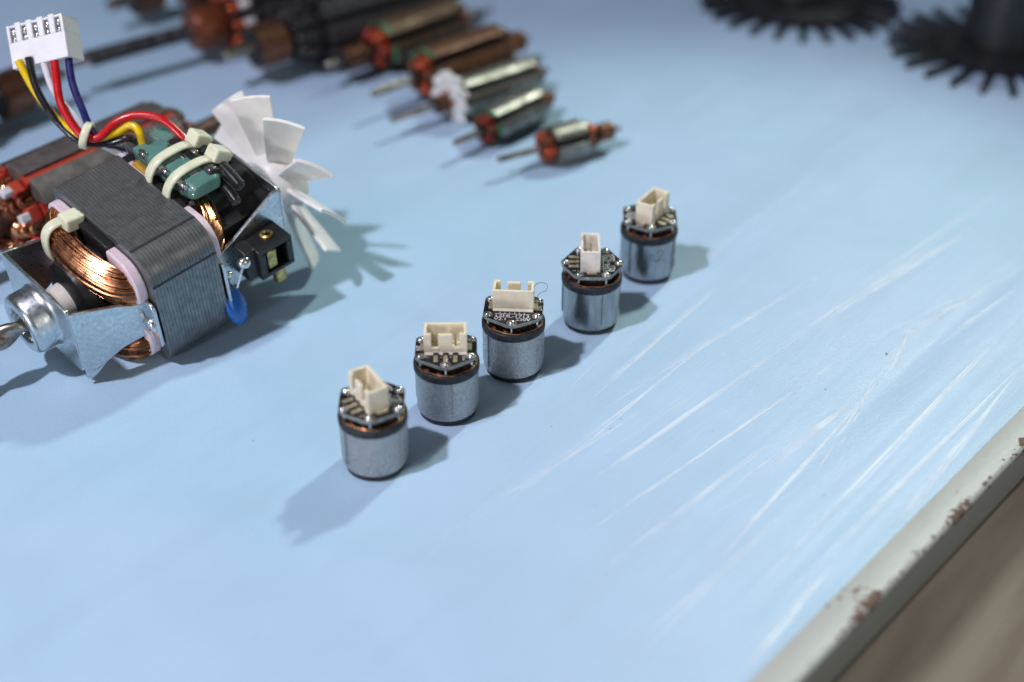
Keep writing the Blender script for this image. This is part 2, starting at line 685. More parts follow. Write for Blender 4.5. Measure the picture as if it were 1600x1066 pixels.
mb = MB()
xs = [-420, -300, -200] + [-150 + 2.6 * k for k in range(216)] + [420, 560, 720, 900]
ys = [-900, -750, -600, -500] + [-400 + 2.6 * k for k in range(153)] + [-0.6, 0.0]
E2, O2 = ED.to_2d(), EO.to_2d()
vs = []
for yy in ys:
    for xx in xs:
        q = E0.to_2d() + E2 * xx + O2 * yy
        vs.append((xx, yy, mat_height(q) if yy < -0.5 else 0.0))
nx = len(xs)
mb.add(vs, [(r * nx + c, r * nx + c + 1, (r + 1) * nx + c + 1, (r + 1) * nx + c) for r in range(len(ys) - 1) for c in range(nx - 1)])
mb.add([(-420, -900, -3), (900, -900, -3), (900, 0, -3), (-420, 0, -3)], [(3, 2, 1, 0)])
table_mat = structure(mb.build('table_mat', 'blue_vinyl'))
table_mat.matrix_world = EM
prof = [(0.02, -3), (0.02, 0.35), (0.25, 0.5), (6.9, 0.5)]
for k in range(1, 8):
    a = rad(90 - 90 * k / 7)
    prof.append((6.9 + 1.3 * math.cos(a), -0.8 + 1.3 * math.sin(a)))
prof += [(8.2, -12.5), (7.7, -13.0), (4.0, -13.0), (4.0, -3.0)]
mb = MB().prism(prof, -420, 900, axis=0)
edge = structure(mb.build('bench_edge', 'edge_paint', smooth=50))
edge.matrix_world = EM
mb = MB().prism([(8.3, -14.7), (92, -150), (60, -155), (2, -20), (2, -14.7)], -420, 900, axis=0)
panel = structure(mb.build('bench_panel', 'bench_paint', bevel=0.0))
panel.matrix_world = EM

# scratches: thin ribbons over scratched vinyl, glints painted in as pale colour, in fans that run roughly along the bench edge
mb = MB()
rs = random.Random(11)


def scratch_glint(a, b, wd, bow=0.0):
    a, b = Vector((*a, 0)), Vector((*b, 0))
    d = b - a
    nrm = Vector((-d.y, d.x, 0)).normalized()
    n = 14
    vs, fs = [], []
    ph = rs.uniform(0, 6)
    for i in range(n + 1):
        t = i / n
        c = a + d * t + nrm * (bow * math.sin(math.pi * t) + 0.12 * math.sin(ph + 9 * t))
        ww = wd * (math.sin(math.pi * min(1, max(0, t))) ** 0.6 + 0.04) * (0.75 + 0.5 * noise.noise(Vector((ph, t * 7, 0))))
        ww = abs(ww)
        hz = Vector((0, 0, mat_height(c.to_2d()) + 0.02))
        vs += [c - nrm * ww + hz, c + hz + Vector((0, 0, 0.002 + ww * 0.03)), c + nrm * ww + hz]
    for i in range(n):
        k = i * 3
        fs += [(k, k + 1, k + 4, k + 3), (k + 1, k + 2, k + 5, k + 4)]
    mb.add(vs, fs)


bundles = [((46.4, 232.4), (103.7, 309.5), 4, 0.5), ((103.7, 309.5), (116.1, 331.0), 3, 0.6), ((57.4, 261.6), (97.2, 301.4), 5, 1.0), ((79.4, 270.1), (100.7, 307.3), 4, 0.8), ((56.6, 226.8), (151.2, 340.1), 3, 0.6), ((61.8, 222.8), (143.0, 313.4), 3, 0.6), ((86.1, 239.7), (142.4, 311.6), 4, 0.9), ((22.1, 265.8), (90.2, 334.4), 4, 0.8), ((90.2, 334.4), (155.4, 394.5), 3, 1.0), ((23.5, 291.7), (103.3, 368.6), 3, 0.8), ((21.2, 247.3), (90.1, 313.7), 3, 0.5), ((24.0, 301.4), (67.0, 359.5), 3, 0.9), ((106.5, 322.2), (159.4, 367.0), 4, 1.4), ((109.4, 313.7), (155.5, 354.3), 3, 1.0), ((47.8, 198.6), (77.5, 238.2), 3, 0.8), ((20.6, 231.6), (78.0, 289.4), 2, 1.2), ((27.7, 208.0), (66.6, 251.4), 3, 1.2), ((-15.2, 244.6), (34.1, 292.2), 2, 1.5), ((68.3, 315.9), (139.8, 383.6), 2, 1.2), ((3.2, 260.9), (60.9, 328.7), 2, 1.5), ((46.5, 352.9), (113.1, 437.5), 2, 2), ((94.9, 342.2), (165.0, 413.8), 2, 1.5)]
for a, b, n, sp in bundles:
    d = (Vector(b) - Vector(a))
    nr = Vector((-d.y, d.x)).normalized()
    for k in range(int(n * 3.6)):
        o1, o2 = rs.gauss(0, sp), rs.gauss(0, sp * .45)
        t0, t1 = rs.uniform(-.1, .15), rs.uniform(.8, 1.08)
        p0 = Vector(a) + d * t0 + nr * o1
        p1 = Vector(a) + d * t1 + nr * o2
        scratch_glint(p0, p1, rs.choice((0.06, 0.075, 0.09, 0.10, 0.13, 0.2)), rs.uniform(-.4, .4))
for k in range(170):
    cx, cy = rs.gauss(80, 42), rs.gauss(300, 48)
    az_ = rad(rs.gauss(46, 6) if k % 9 else rs.uniform(10, 80))
    ln = rs.uniform(12, 55) if k % 9 else rs.uniform(4, 14)
    d = Vector((math.cos(az_), math.sin(az_))) * ln
    c_ = Vector((cx, cy))
    if max((c_ + d - E0.to_2d()).dot(EO.to_2d()), (c_ - d - E0.to_2d()).dot(EO.to_2d())) > -1.0:
        continue
    scratch_glint(c_ - d, c_ + d, rs.uniform(0.03, 0.065), rs.uniform(-.5, .5))
sc_o = mb.build('scratch_glints', 'scratch_glint', kind='stuff')
sc_o.parent = table_mat
sc_o.matrix_parent_inverse = EM.inverted()


# a dark crumb and some pale dust lying on the mat
mb = MB()
for k in range(46):
    q = Vector((rs.uniform(-110, 150), rs.uniform(205, 420)))
    if k == 0:
        q = Vector((105.6, 318.0))
    rr = 0.42 if k == 0 else rs.uniform(0.07, 0.2)
    mb.ball((q.x, q.y, mat_height(q) + rr * .35), rr * rs.uniform(.6, 1.6), rr, rr * .5, 6, 4, jit=.25)
du = mb.build('dust', 'dust', kind='stuff')
du.parent = table_mat
du.matrix_parent_inverse = EM.inverted()


# ------------------------------------------------------------------ the five little motors
def hexa(r, clip):
    """hexagon with vertices on +-y whose corners are cut by short chamfers"""
    out = []
    for k in range(6):
        a = rad(90 + 60 * k)
        v = Vector((r * math.cos(a), r * math.sin(a)))
        p = Vector((r * math.cos(a - rad(60)), r * math.sin(a - rad(60))))
        n = Vector((r * math.cos(a + rad(60)), r * math.sin(a + rad(60))))
        q0 = v + (p - v).normalized() * clip
        q1 = v + (n - v).normalized() * clip
        mid = (q0 + q1) / 2 * 0.35 + v * 0.65 - (v.normalized() * clip * 0.22)
        out += [tuple(q0), tuple(mid), tuple(q1)]
    return out


def make_motor(label, loc, rot, can_mat, can_rot, conn='cream', tilt=0.0):
    root = thing('brushless_motor', label, 'motor', loc, rot, 'small brushless motors in a row')
    # base
    MB().lathe([(0, 0), (7.2, 0), (7.55, 0.25), (7.65, 2.4), (0, 2.4)], 48).build('base_ring', 'ring_black', root)
    # can: inner drum plus two outer sleeve halves that stop short of the bottom, a seam between
    Mz = Matrix.Rotation(can_rot, 4, 'Z')
    can = MB().lathe([(0, 1.7), (7.75, 1.7), (8.05, 1.95), (8.15, 2.4), (8.15, 12.4), (0, 12.4)], 64, M=Mz).build('can', can_mat, root)
    for s0, s1 in ((-0.62, 0.62), (math.pi - 0.62, math.pi + 0.62)):
        sl = MB()
        n = 18
        pts = []
        vs, fs = [], []
        for i in range(n + 1):
            a = s0 + (s1 - s0) * i / n
            c, sn = math.cos(a), math.sin(a)
            for r, h in ((8.1, 3.5), (8.38, 3.6), (8.45, 3.9), (8.45, 12.2), (8.1, 12.25)):
                vs.append((r * c, r * sn, h))
        for i in range(n):
            for k in range(4):
                fs.append((i * 5 + k, (i + 1) * 5 + k, (i + 1) * 5 + k + 1, i * 5 + k + 1))
        fs += [tuple(range(5)), tuple(range(n * 5, n * 5 + 5))]
        sl.add(vs, fs, Mz).build('sleeve', can_mat, can)
    # black stator end ring with inner hexagonal well
    MB().lathe([(6.6, 12.1), (8.55, 12.1), (8.66, 12.3), (8.66, 13.7), (8.5, 14.1), (8.2, 14.3), (7.9, 14.3), (7.7, 13.4), (0, 13.4)], 64).build('end_ring', 'ring_black', root)
    MB().prism(hexa(7.5, 1.2), 13.3, 16.9).build('insulator', 'black_matte', root, bevel=0.15)
    # copper winding: coils under the board and one thin wire led round the hexagon
    for k in range(6):
        a = rad(30 + 60 * k)
        c = MB()
        for j in range(5):
            hh = 13.9 + 0.5 * j
            pts = [Vector((6.3 + 0.7 * math.cos(t), 2.4 * math.sin(t), hh)) for t in [2 * math.pi * q / 14 for q in range(14)]]
            pts.append(pts[0])
            c.tube([Matrix.Rotation(a, 3, 'Z') @ q for q in pts], 0.2, 5, caps=False)
        c.build('coil', 'copper_dark', root, kind='stuff')
    hx = [Vector((q[0] * 1.0, q[1] * 1.0, 14.55 + 0.12 * math.sin(i * 2.1))) for i, q in enumerate(hexa(8.9, 2.0))]
    hx = [q for q in hx]
    hx.append(hx[0])
    MB().tube(hx, 0.15, 6, caps=False).build('lead_wire', 'copper', root)
    for k in range(6):
        a = rad(90 + 60 * k)
        MB().tube([(7.6 * math.cos(a), 7.6 * math.sin(a), 13.5), (7.6 * math.cos(a), 7.6 * math.sin(a), 17.2)], 0.32, 6).build('board_pin', 'solder', root)
    # board
    board = MB().prism(hexa(9.25, 1.4), 16.8, 17.75).build('circuit_board', 'board_edge', root, bevel=0.08)
    MB().prism(hexa(9.1, 1.4), 17.74, 17.80).build('solder_mask', 'soldermask', board)
    for k in range(6):
        a = rad(90 + 60 * k)
        x, y = 7.6 * math.cos(a), 7.6 * math.sin(a)
        b = MB()
        b.lathe([(0, 17.81), (1.35, 17.81), (1.35, 17.86), (0, 17.87)], 20, M=Matrix.Translation((x, y, 0)))
        b.ball((x + random.uniform(-.1, .1), y + random.uniform(-.1, .1), 17.86), 1.12, 1.05, 0.78, 16, 9, jit=0.07)
        b.build('solder_joint', 'solder', board, smooth=60)
    # connector: three walls plus a slotted wall on the pad side (+y)
    y0, y1 = -2.1, 3.4
    z0, z1 = 17.8, 24.4
    t = 0.75
    c = MB()
    c.box(-5.4, 5.4, y0, y1, z0, z0 + 1.1)
    c.box(-5.5, 5.5, y0, y0 + t, z0, z1)
    c.box(-5.5, -5.5 + t, y0 + t - .01, y1, z0, z1)
    c.box(5.5 - t, 5.5, y0 + t - .01, y1, z0, z1)
    hs = MB()
    hs.prism(rrect(-5.5, 5.5, y0, y1, (0.15,) * 4, 2), z0, z0 + 1.1)
    # one clean outline for the walls: plan polygon of the U, extruded
    U = [(-5.5, y1), (-5.5, y0), (5.5, y0), (5.5, y1), (3.6, y1), (3.6, y1 - t), (5.5 - t, y1 - t), (5.5 - t, y0 + t), (-5.5 + t, y0 + t), (-5.5 + t, y1 - t), (-3.6, y1 - t), (-3.6, y1)]
    hs.prism(U, z0 + 1.05, z1)
    hs.box(-1.75, 1.75, y1 - t, y1 - 0.02, z0 + 1.05, z1 - 0.25)
    hs.box(-3.65, -1.7, y1 - t + .02, y1 - 0.05, z0 + 1.05, z0 + 2.3)
    hs.box(1.7, 3.65, y1 - t + .02, y1 - 0.05, z0 + 1.05, z0 + 2.3)
    housing = hs.build('connector_housing', conn, root, bevel=0.12)
    for x in (-2.5, 0, 2.5):
        MB().box(x - .27, x + .27, 0.3, 0.8, z0 + 1.0, z1 - 1.6).build('contact_pin', 'pad_gold', housing)
    for x in (-5.9, 5.9):
        MB().box(x - .75, x + .75, -1.3, 1.6, 17.82, 18.5).build('mount_tab', 'pad_gold', housing, bevel=0.1)
    # three long contacts on the pad side
    for x in (-2.5, 0, 2.5):
        MB().box(x - .55, x + .55, 3.7, 6.7, 17.82, 18.2).build('contact_pad', 'pad_gold', board, bevel=0.1)
        MB().box(x - .7, x + .7, 3.41, 3.72, 17.83, 18.7).build('contact_foot', 'black_matte', board)
    # legs and silk screen on the text side
    sk = MB()
    for x in (-3.4, -2.1, -.8, .5, 1.8, 3.1):
        sk.box(x - .08, x + .08, -3.2, -2.3, 17.805, 17.83)
    sk.box(-4.7, 4.6, -3.25, -3.1, 17.805, 17.832)
    for sx in (-1, 1):
        sk.box(sx * 6.5 - .09, sx * 6.5 + .09, -0.4, 1.2, 17.805, 17.83)
        sk.box(sx * 5.2 - .9, sx * 5.2 + .9, 4.05, 4.2, 17.805, 17.83)
        sk.box(sx * 1.25 - .35, sx * 1.25 + .35, 4.2, 4.35, 17.805, 17.83)
    sk.build('silkscreen', 'silk', board)
    T = Matrix.Translation
    text_mb('LSHL-1713', 2.05, T((0, -4.3, 17.84))).build('printed_text', 'silk', board)
    text_mb('V2.1', 1.9, T((-3.1, -5.75, 17.84))).build('printed_text', 'silk', board)
    text_mb('220V', 1.9, T((2.9, -5.75, 17.84))).build('printed_text', 'silk', board)
    text_mb('DN', 1.5, T((7.25, 0.2, 17.84)) @ Matrix.Rotation(rad(90), 4, 'Z')).build('printed_text', 'silk', board)
    text_mb('5', 1.2, T((-4.6, 5.2, 17.84)) @ Matrix.Rotation(rad(180), 4, 'Z')).build('printed_text', 'silk', board)
    # everything above the drum's foot stands 2.1 mm higher (the drum is that much longer)
    stack_ = list(root.children)
    while stack_:
        o_ = stack_.pop()
        stack_ += list(o_.children)
        for v_ in o_.data.vertices:
            if v_.co.z > 0.007:
                v_.co.z += 0.0021
    return root


m1 = make_motor('cylindrical motor nearest the camera, cream socket set diagonally, bottom left of the row', (-34.4, 270.1, 0), rad(121), 'can', rad(-121 + 2))
m2 = make_motor('small motor second from the near end, open cream socket with three contact strips facing front', (-17.05, 292.4, 0), rad(181), 'can', rad(-181 - 42))
m3 = make_motor('middle small motor with LSHL-1713 lettering facing front and closed socket wall', (0.4, 311.4, 0), rad(-4), 'can', rad(2))
m4 = make_motor('small motor with white socket seen end-on, board lettering running sideways, fourth from the camera', (22.8, 334.8, 0), rad(88), 'can_smooth', rad(-88 - 35), conn='cream_white')
m5 = make_motor('farthest small motor of the row with a pencilled 2 on its can', (41.4, 362.0, 0), rad(-122), 'can_smooth', rad(122 + 8))

# pencilled figure on the last can (a thin stroke lying on the metal)
st = []
fig = [(-2.2, 1.2), (-2.7, 0.2), (-2.3, -0.9), (-1.4, -0.6), (-1.5, 0.6), (-2.1, 1.1)]
fig2 = [(-0.6, 1.3), (0.2, 2.2), (1.2, 2.0), (1.3, 0.9), (0.3, -0.5), (-0.9, -1.5), (0.3, -1.2), (1.9, -1.3)]
mark = MB()
for F in (fig, fig2):
    pl = bez([(q[0], q[1], 0) for q in F], 40)
    pts = []
    for q in pl:
        a = rad(-90 + 18) + q.x / 8.2 + rad(122)
        pts.append((8.16 * math.cos(a), 8.16 * math.sin(a), 10.0 + q.y))
    mark.tube(pts, 0.09, 5)
mark.build('pencil_mark', 'pencil', m5)

# a stray hair-thin wire end on the middle motor
hw = bez([(4.4, 5.4, 17.9), (5.6, 5.9, 21.5), (6.8, 5.9, 22.3), (8.3, 5.8, 22.2), (8.9, 5.6, 21.2), (8.2, 5.4, 20.0), (7.0, 5.2, 19.6), (6.0, 5.0, 18.2)], 50)
MB().tube([q + Vector((0, 0, 2.1)) for q in hw], 0.07, 5).build('stray_wire', 'hair_wire', m3)

# ------------------------------------------------------------------ the large open-frame motor
AX_AZ, AX_T, AX_E = rad(43.836), rad(8.782), rad(8.4275)
U0 = Vector((math.cos(AX_AZ), math.sin(AX_AZ), 0))
W0 = Vector((math.sin(AX_AZ), -math.cos(AX_AZ), 0))
Z0 = Vector((0, 0, 1))
AU = U0 * math.cos(AX_E) + Z0 * math.sin(AX_E)
AZv = Z0 * math.cos(AX_E) - U0 * math.sin(AX_E)
AP = W0 * math.cos(AX_T) - AZv * math.sin(AX_T)
AN = W0 * math.sin(AX_T) + AZv * math.cos(AX_T)
AC0 = Vector((-104.81, 333.73, 21.93))
big = thing('universal_motor', 'large open-frame motor with copper coils, white fan and coloured wires', 'motor')
big.matrix_world = Matrix.Translation(AC0 * S) @ Matrix((AU, AP, AN)).transposed().to_4x4()


def loc_dir(v):
    return Vector((v.dot(AU), v.dot(AP), v.dot(AN)))


def build_big():
    B = big
    # lamination stack: separate sheets pressed together, every other one a hair proud
    outline = rrect(-21.5, 25, -18.0, 20.3, (7, 6, 8, 3), 6)
    # shallow trough along the top face
    outl = []
    for a, b in outline:
        outl.append((a, b))
    # insert trough points on the top edge (b = 20.3, from +17 down to -18.5)
    idx = max(range(len(outl)), key=lambda i: (outl[i][1] > 20.29) * (100 + outl[i][0]))
    top_pts = [(7.2, 20.3), (6.2, 19.5), (-5.0, 19.5), (-6.0, 20.3)]
    outl = outl[:idx + 1] + top_pts + outl[idx + 1:]
    n = 40
    L0, L1 = -10.25, 10.25
    st = MB()
    th = (L1 - L0) / n
    for i in range(n):
        k = 0.13 if i % 2 else 0.18
        g = 0.06
        poly = [(a - (0.18 - k) * (1 if a > 2 else -1) * 1.0, b - (0.18 - k) * (1 if b > 1 else -1)) for a, b in outl]
        u0 = L0 + i * th
        st.prism(poly, u0 + (g if i % 2 else 0), u0 + th - (g if i % 2 else 0) + (0.0 if i % 2 else 0.02), axis=0)
    st.build('lamination_stack', 'lamination', B, kind='stuff', smooth=30)
    # weld grooves along the corner of the stack
    MB().box(-10.2, 10.2, 16.6, 17.4, 19.9, 20.36).build('weld_line', 'core_dark', B)
    MB().box(-10.2, 10.2, 24.4, 25.06, 12.0, 12.7).build('weld_line', 'core_dark', B)

    # field coils (upper and lower, front and rear end turns)
    def coil(sgn_u, sgn_n, name='winding', nw=90, matn='copper', seed=1):
        r_ = random.Random(seed)
        base = [(-8.5, -17, 9.5), (-13.5, -15.8, 11.6), (-17.0, -9.5, 12.4), (-18.2, 0, 12.2), (-17.4, 9, 11.2), (-14.5, 16.0, 9.6), (-8.5, 18.5, 8.2)]
        path = bez([(a if sgn_u < 0 else -a, b, c * (1 if sgn_n > 0 else -1.2)) for a, b, c in base], 30)
        mbw = MB()
        for k in range(nw):
            ang = 2 * math.pi * k / nw * 7.0 + r_.uniform(-.2, .2)
            q = 0.78 + 0.22 * r_.random() if k < nw * .85 else r_.uniform(.3, .8)
            a1, a2 = math.cos(ang) * q, math.sin(ang) * q
            ph1, ph2 = r_.uniform(0, 6), r_.uniform(0, 6)
            pts = []
            for i, c in enumerate(path):
                tt = i / 30
                tan = (path[min(i + 1, 30)] - path[max(i - 1, 0)]).normalized()
                up = Vector((0, 0, 1))
                si = tan.cross(up).normalized()
                up = si.cross(tan).normalized()
                pinch = 1 - 0.22 * math.exp(-((tt - 0.31) / 0.08) ** 2)
                flare = 1 + 0.12 * math.sin(math.pi * tt)
                w1 = 3.4 * a1 * pinch + 0.3 * math.sin(ph1 + tt * 5)
                w2 = 5.0 * a2 * pinch * flare + 0.35 * math.sin(ph2 + tt * 4)
                pts.append(c + si * w1 + up * w2)
            mbw.tube(pts, 0.34, 5, caps=False)
        # dark core so no gaps show through
        mbw2 = mbw
        o = mbw2.build(name, matn, B, kind='stuff', smooth=70)
        core = MB().tube(path, 2.6, 10, r2=3.7, up=(0, 0, 1))
        core.build('winding_core', 'copper_dark', o)
        return o

    coil(-1, 1, seed=3)
    coil(-1, -1, seed=5)
    coil(1, 1, seed=8)
    coil(1, -1, seed=9)
    # dark far leg of the upper front coil seen above the tie
    # bobbin flanges in pinkish plastic
    for su in (-1, 1):
        for sn in (1, -1):
            for (p0, p1, rr) in ((-21.0, -7.0, (1, 1, 1, 5)), (9.0, 22.0, (1, 4, 7, 1))):
                poly = rrect(p0, p1, 4.5, 17.8, rr, 5)
                poly = [(a, b * sn) for a, b in poly]
                if sn < 0:
                    poly = [(a, b + 0.8) for a, b in poly][::-1]
                MB().prism(poly, *((-13.4, -10.4) if su < 0 else (10.4, 13.4)), axis=0).build('bobbin_flange', 'bobbin', B, bevel=0.5, segs=3)
        MB().box(*((-13.0, -10.4) if su < 0 else (10.4, 13.0)), -7.2, 9.2, 10.0, 18.4).build('coil_wedge', 'black_plastic', B, bevel=0.4)
    # armature: black lacquered end windings, white insulator, commutator side
    MB().lathe([(0, -24), (7, -24), (10.5, -22.5), (12, -18), (12, -10)], 40, axis=0).build('armature_winding', 'black_plastic', B)
    MB().lathe([(0, -27.5), (4.6, -27.5), (5.2, -27.0), (5.6, -23.5), (0, -23.5)], 32, axis=0).build('insulator_sleeve', 'cream_white', B)
    MB().lathe([(12, 10), (12, 17), (10, 20), (6, 22), (6, 33), (0, 33)], 40, axis=0).build('armature_rear', 'black_matte', B)
    MB().tube([(-30, 0, 0), (48, 0, 0)], 2.4, 16).build('axle', 'steel_shaft', B)
    # twisted drive shaft
    tw = MB()
    ns, nk = 60, 20
    vs, fs = [], []
    for i in range(ns + 1):
        uu = -36 - 34 * i / ns
        tws = i / ns * math.pi * 3.1
        for k in range(nk):
            a = 2 * math.pi * k / nk
            r = 2.35 + 0.85 * math.cos(2 * (a - tws))
            vs.append((uu, r * math.cos(a), r * math.sin(a)))
    for i in range(ns):
        for k in range(nk):
            k2 = (k + 1) % nk
            fs.append((i * nk + k, i * nk + k2, (i + 1) * nk + k2, (i + 1) * nk + k))
    fs.append(tuple(range(ns * nk, ns * nk + nk)))
    tw.add(vs, fs).build('twisted_shaft', 'steel_shaft', B, smooth=60)

    # front bracket: plate, two tapered arms, feet, bearing cup
    t = 1.1
    br = MB().prism(rrect(-16.2, 16.2, -12.4, 11.8, (4, 4, 1.5, 1.5), 4), -31.4, -31.4 + t, axis=0)
    br_o = br.build('front_bracket', 'zinc', B, bevel=0.35, segs=3)

    def arm(side, su, name):
        # polygon in (u, n), extruded in p
        if su < 0:
            pl = [(-31.3, 11.6), (-29.5, 11.2), (-18, 7.2), (-14.5, 5.2), (-10.6, 4.6), (-10.6, -6.8), (-13.5, -6.9), (-20, -8.0), (-25, -10.2), (-28.5, -12.8), (-30.6, -13.6), (-31.3, -12.6)]
        else:
            pl = [(37.5, 13.6), (35, 13.4), (21, 7.4), (15.5, 6.0), (10.6, 5.0), (10.6, -7.4), (16, -8.2), (24, -10.4), (34, -13.6), (37.5, -13.6)]
            pl = pl[::-1]
        pp = 16.2 if side > 0 else -17.3
        a = MB()
        n = len(pl)
        vs = []
        # the arm splays outward slightly towards the stack
        for off in (0, t):
            for uu, nn in pl:
                k = (uu + 31.3) / 20.7 if su < 0 else (37.5 - uu) / 27
                vs.append((uu, pp + off + side * 3.2 * max(0, k) ** 1.5, nn))
        fs = [tuple(range(n))[::-1], tuple(range(n, 2 * n))] + [(i, (i + 1) % n, n + (i + 1) % n, n + i) for i in range(n)]
        a.add(vs, fs)
        o = a.build(name, 'zinc', B, bevel=0.3, segs=3)
        # foot against the stack, with screw
        f = MB()
        pf0, pf1 = (19.5, 25.4) if side > 0 else (-22, -19)
        if su < 0:
            f.prism(rrect(pf0, pf1, -9.5, 6.5, (2, 2, 2, 2), 4), -12.0, -10.9, axis=0)
        else:
            f.prism(rrect(pf0, pf1, -9.5, 7.5, (2, 2, 2, 2), 4), 10.9, 12.0, axis=0)
        f.build('bracket_foot', 'zinc', o, bevel=0.3)
        sx = -12.0 if su < 0 else 12.0
        pc = 22.3 if side > 0 else -20.5
        sc = MB().ball((sx, pc, -2.0), 1.5, 2.5, 2.5, 18, 10)
        sc.build('screw_head', 'nickel', o, smooth=60)
        return o

    for side in (1, -1):
        a_ = arm(side, -1, 'bracket_arm')
        if side > 0:
            # pressed dimples
            MB().ball((-27.5, 17.35, 6.5), 1.7, 0.5, 0.9, 14, 8).build('dimple', 'zinc', a_, smooth=70)
            MB().ball((-27.8, 17.35, -10.0), 1.8, 0.5, 0.8, 14, 8).build('dimple', 'zinc', a_, smooth=70)
        arm(side, 1, 'bracket_arm')
    cup = MB().lathe([(9.6, -31.2), (9.2, -31.6), (8.9, -33), (8.9, -36.6), (8.5, -37.7), (7.6, -38.3), (6.2, -38.4), (5.6, -38.1), (5.2, -37.4), (5.0, -36.0), (5.0, -31.0)], 48, axis=0)
    cup.build('bearing_cup', 'zinc', br_o, smooth=50)
    MB().lathe([(0, -35.6), (4.95, -35.6), (4.95, -31)], 32, axis=0).build('bearing_bush', 'brass', br_o)
    # rear plate
    rp = MB().prism(rrect(-16.4, 17.3, -13.6, 13.6, (2, 2, 2, 2), 4), 37.4, 38.5, axis=0)
    rp.build('rear_bracket', 'zinc', B, bevel=0.35, segs=3)
    MB().lathe([(9, 38.4), (8.8, 42), (8, 43), (0, 43)], 32, axis=0).build('rear_bearing_cup', 'zinc', B)
    # black brush carrier filling the rear frame
    MB().box(17.5, 37.3, -15.5, 15.6, -9.5, 9.6).build('brush_carrier', 'black_plastic', B, bevel=0.8)
    MB().lathe([(0, 20), (10.5, 20), (11.5, 21), (11.5, 37), (0, 37)], 32, axis=0, M=Matrix.Translation((0, 0, 2.5))).build('carrier_barrel', 'black_matte', B)

    # brush holder that pokes out through the arm
    bh = MB()
    for (b0, b1, n0, n1) in ((22, 33.5, 3.6, 5.0), (22, 33.5, -5.4, -4.0), (22, 24.2, -4.01, 3.61), (31.6, 33.5, -4.01, 3.61)):
        bh.box(b0, b1, 12, 26.6, n0, n1)
    bho = bh.build('brush_holder', 'black_plastic', B, bevel=0.25)
    MB().box(18.5, 22.4, 14, 25, -4.5, 5.6).build('holder_shoulder', 'black_plastic', B, bevel=0.5)
    MB().box(24.3, 31.5, 13, 20.8, -3.9, 3.5).build('holder_core', 'black_matte', bho)
    MB().box(25.0, 28.3, 20, 26.0, -3.6, 2.9).build('brass_terminal', 'brass', bho, bevel=0.5)
    tr = MB().lathe([(0.9, 5.0), (1.9, 5.0), (1.9, 5.7), (1.2, 6.0), (0.9, 5.4)], 20, M=Matrix.Translation((28.3, 22.0, 0)))
    tr.build('brass_eyelet', 'brass', bho)
    MB().box(27.6, 31.2, 22.5, 24.8, -12.0, -5.3).build('brass_lug', 'brass', bho, bevel=0.6)
    # capacitor with leads and solder
    cp = MB()
    prf = []
    for i in range(17):
        a = math.pi * i / 16
        prf.append((a))
    M = Matrix.Translation((12.9, 24.9, -10.4)) @ Matrix.Rotation(rad(24), 4, 'X') @ Matrix.Rotation(rad(-20), 4, 'Z')
    vs, fs = [], []
    seg, rings = 20, 14
    for i in range(rings + 1):
        a = math.pi * i / rings
        for k in range(seg):
            b = 2 * math.pi * k / seg
            zz = math.cos(a)
            r = math.sin(a)
            neck = 1.0 if zz < 0 else (1 - 0.42 * zz ** 1.2)
            vs.append((3.9 * r * neck * math.cos(b), 1.9 * r * neck * math.sin(b), (5.6 if zz < 0 else 8.2) * zz))
    for i in range(rings):
        for k in range(seg):
            k2 = (k + 1) % seg
            fs.append((i * seg + k, i * seg + k2, (i + 1) * seg + k2, (i + 1) * seg + k))
    cap = cp.add(vs, fs, M).build('capacitor', 'cap_blue', B, smooth=70)
    MB().tube(bez([(14.4, 24.8, -4), (16.6, 24.6, 0), (18.0, 24.8, 2.5)], 12), 0.38, 6).build('lead', 'solder', cap)
    MB().tube(bez([(12.5, 24.8, -4), (12.3, 24.5, -1), (12.8, 24.0, 1.5)], 12), 0.38, 6).build('lead', 'copper_dark', cap)
    MB().ball((18.2, 24.8, 3.0), 2.1, 1.6, 1.9, 16, 10, jit=.05).build('solder_blob', 'solder', B, smooth=70)
    MB().ball((12.9, 24.6, 1.8), 1.1, 1.1, 1.1, 14, 8, jit=.05).build('solder_blob', 'solder', B, smooth=70)

    # white fan: hub and eleven pitched blades
    hub = MB().lathe([(0, 43.2), (8.6, 43.2), (9.4, 44), (9.6, 52.5), (8.8, 53.4), (4.5, 53.6), (4.3, 51.5), (0, 51.5)], 40, axis=0)
    hub_o = hub.build('fan_hub', 'fan_white', B, smooth=45)
    nb = 11
    beta = rad(40)
    for b in range(nb):
        th = rad(72.0) + 2 * math.pi * b / nb
        er = Vector((0, math.cos(th), math.sin(th)))
        et = Vector((0, -math.sin(th), math.cos(th)))
        ax = Vector((1, 0, 0))
        vs, fs = [], []
        nr, ncd = 8, 6
        for layer in (0, 1):
            for i in range(nr + 1):
                r = 8.4 + (28.0 - 8.4) * i / nr
                ch = 6.6 + 5.4 * (i / nr) ** 0.9
                bt = beta + rad(8) * (1 - i / nr)
                cd = (ax * (-math.sin(bt)) + et * math.cos(bt))
                nm = (ax * math.cos(bt) + et * math.sin(bt))
                for j in range(ncd + 1):
                    s_ = j / ncd - .5
                    camb = 1.0 * (0.25 - s_ * s_) * 2.0
                    lat = ch * s_ * math.cos(bt)
                    tip = math.sqrt(max(1, r * r - lat * lat)) - r
                    q = er * (r + tip) + cd * (ch * s_) + nm * (camb + (0.55 if layer else -0.55)) + ax * 48.2
                    vs.append(q)
        m_ = (nr + 1) * (ncd + 1)
        W = ncd + 1
        for i in range(nr):
            for j in range(ncd):
                a0 = i * W + j
                fs.append((a0, a0 + 1, a0 + W + 1, a0 + W))
                fs.append((m_ + a0, m_ + a0 + W, m_ + a0 + W + 1, m_ + a0 + 1))
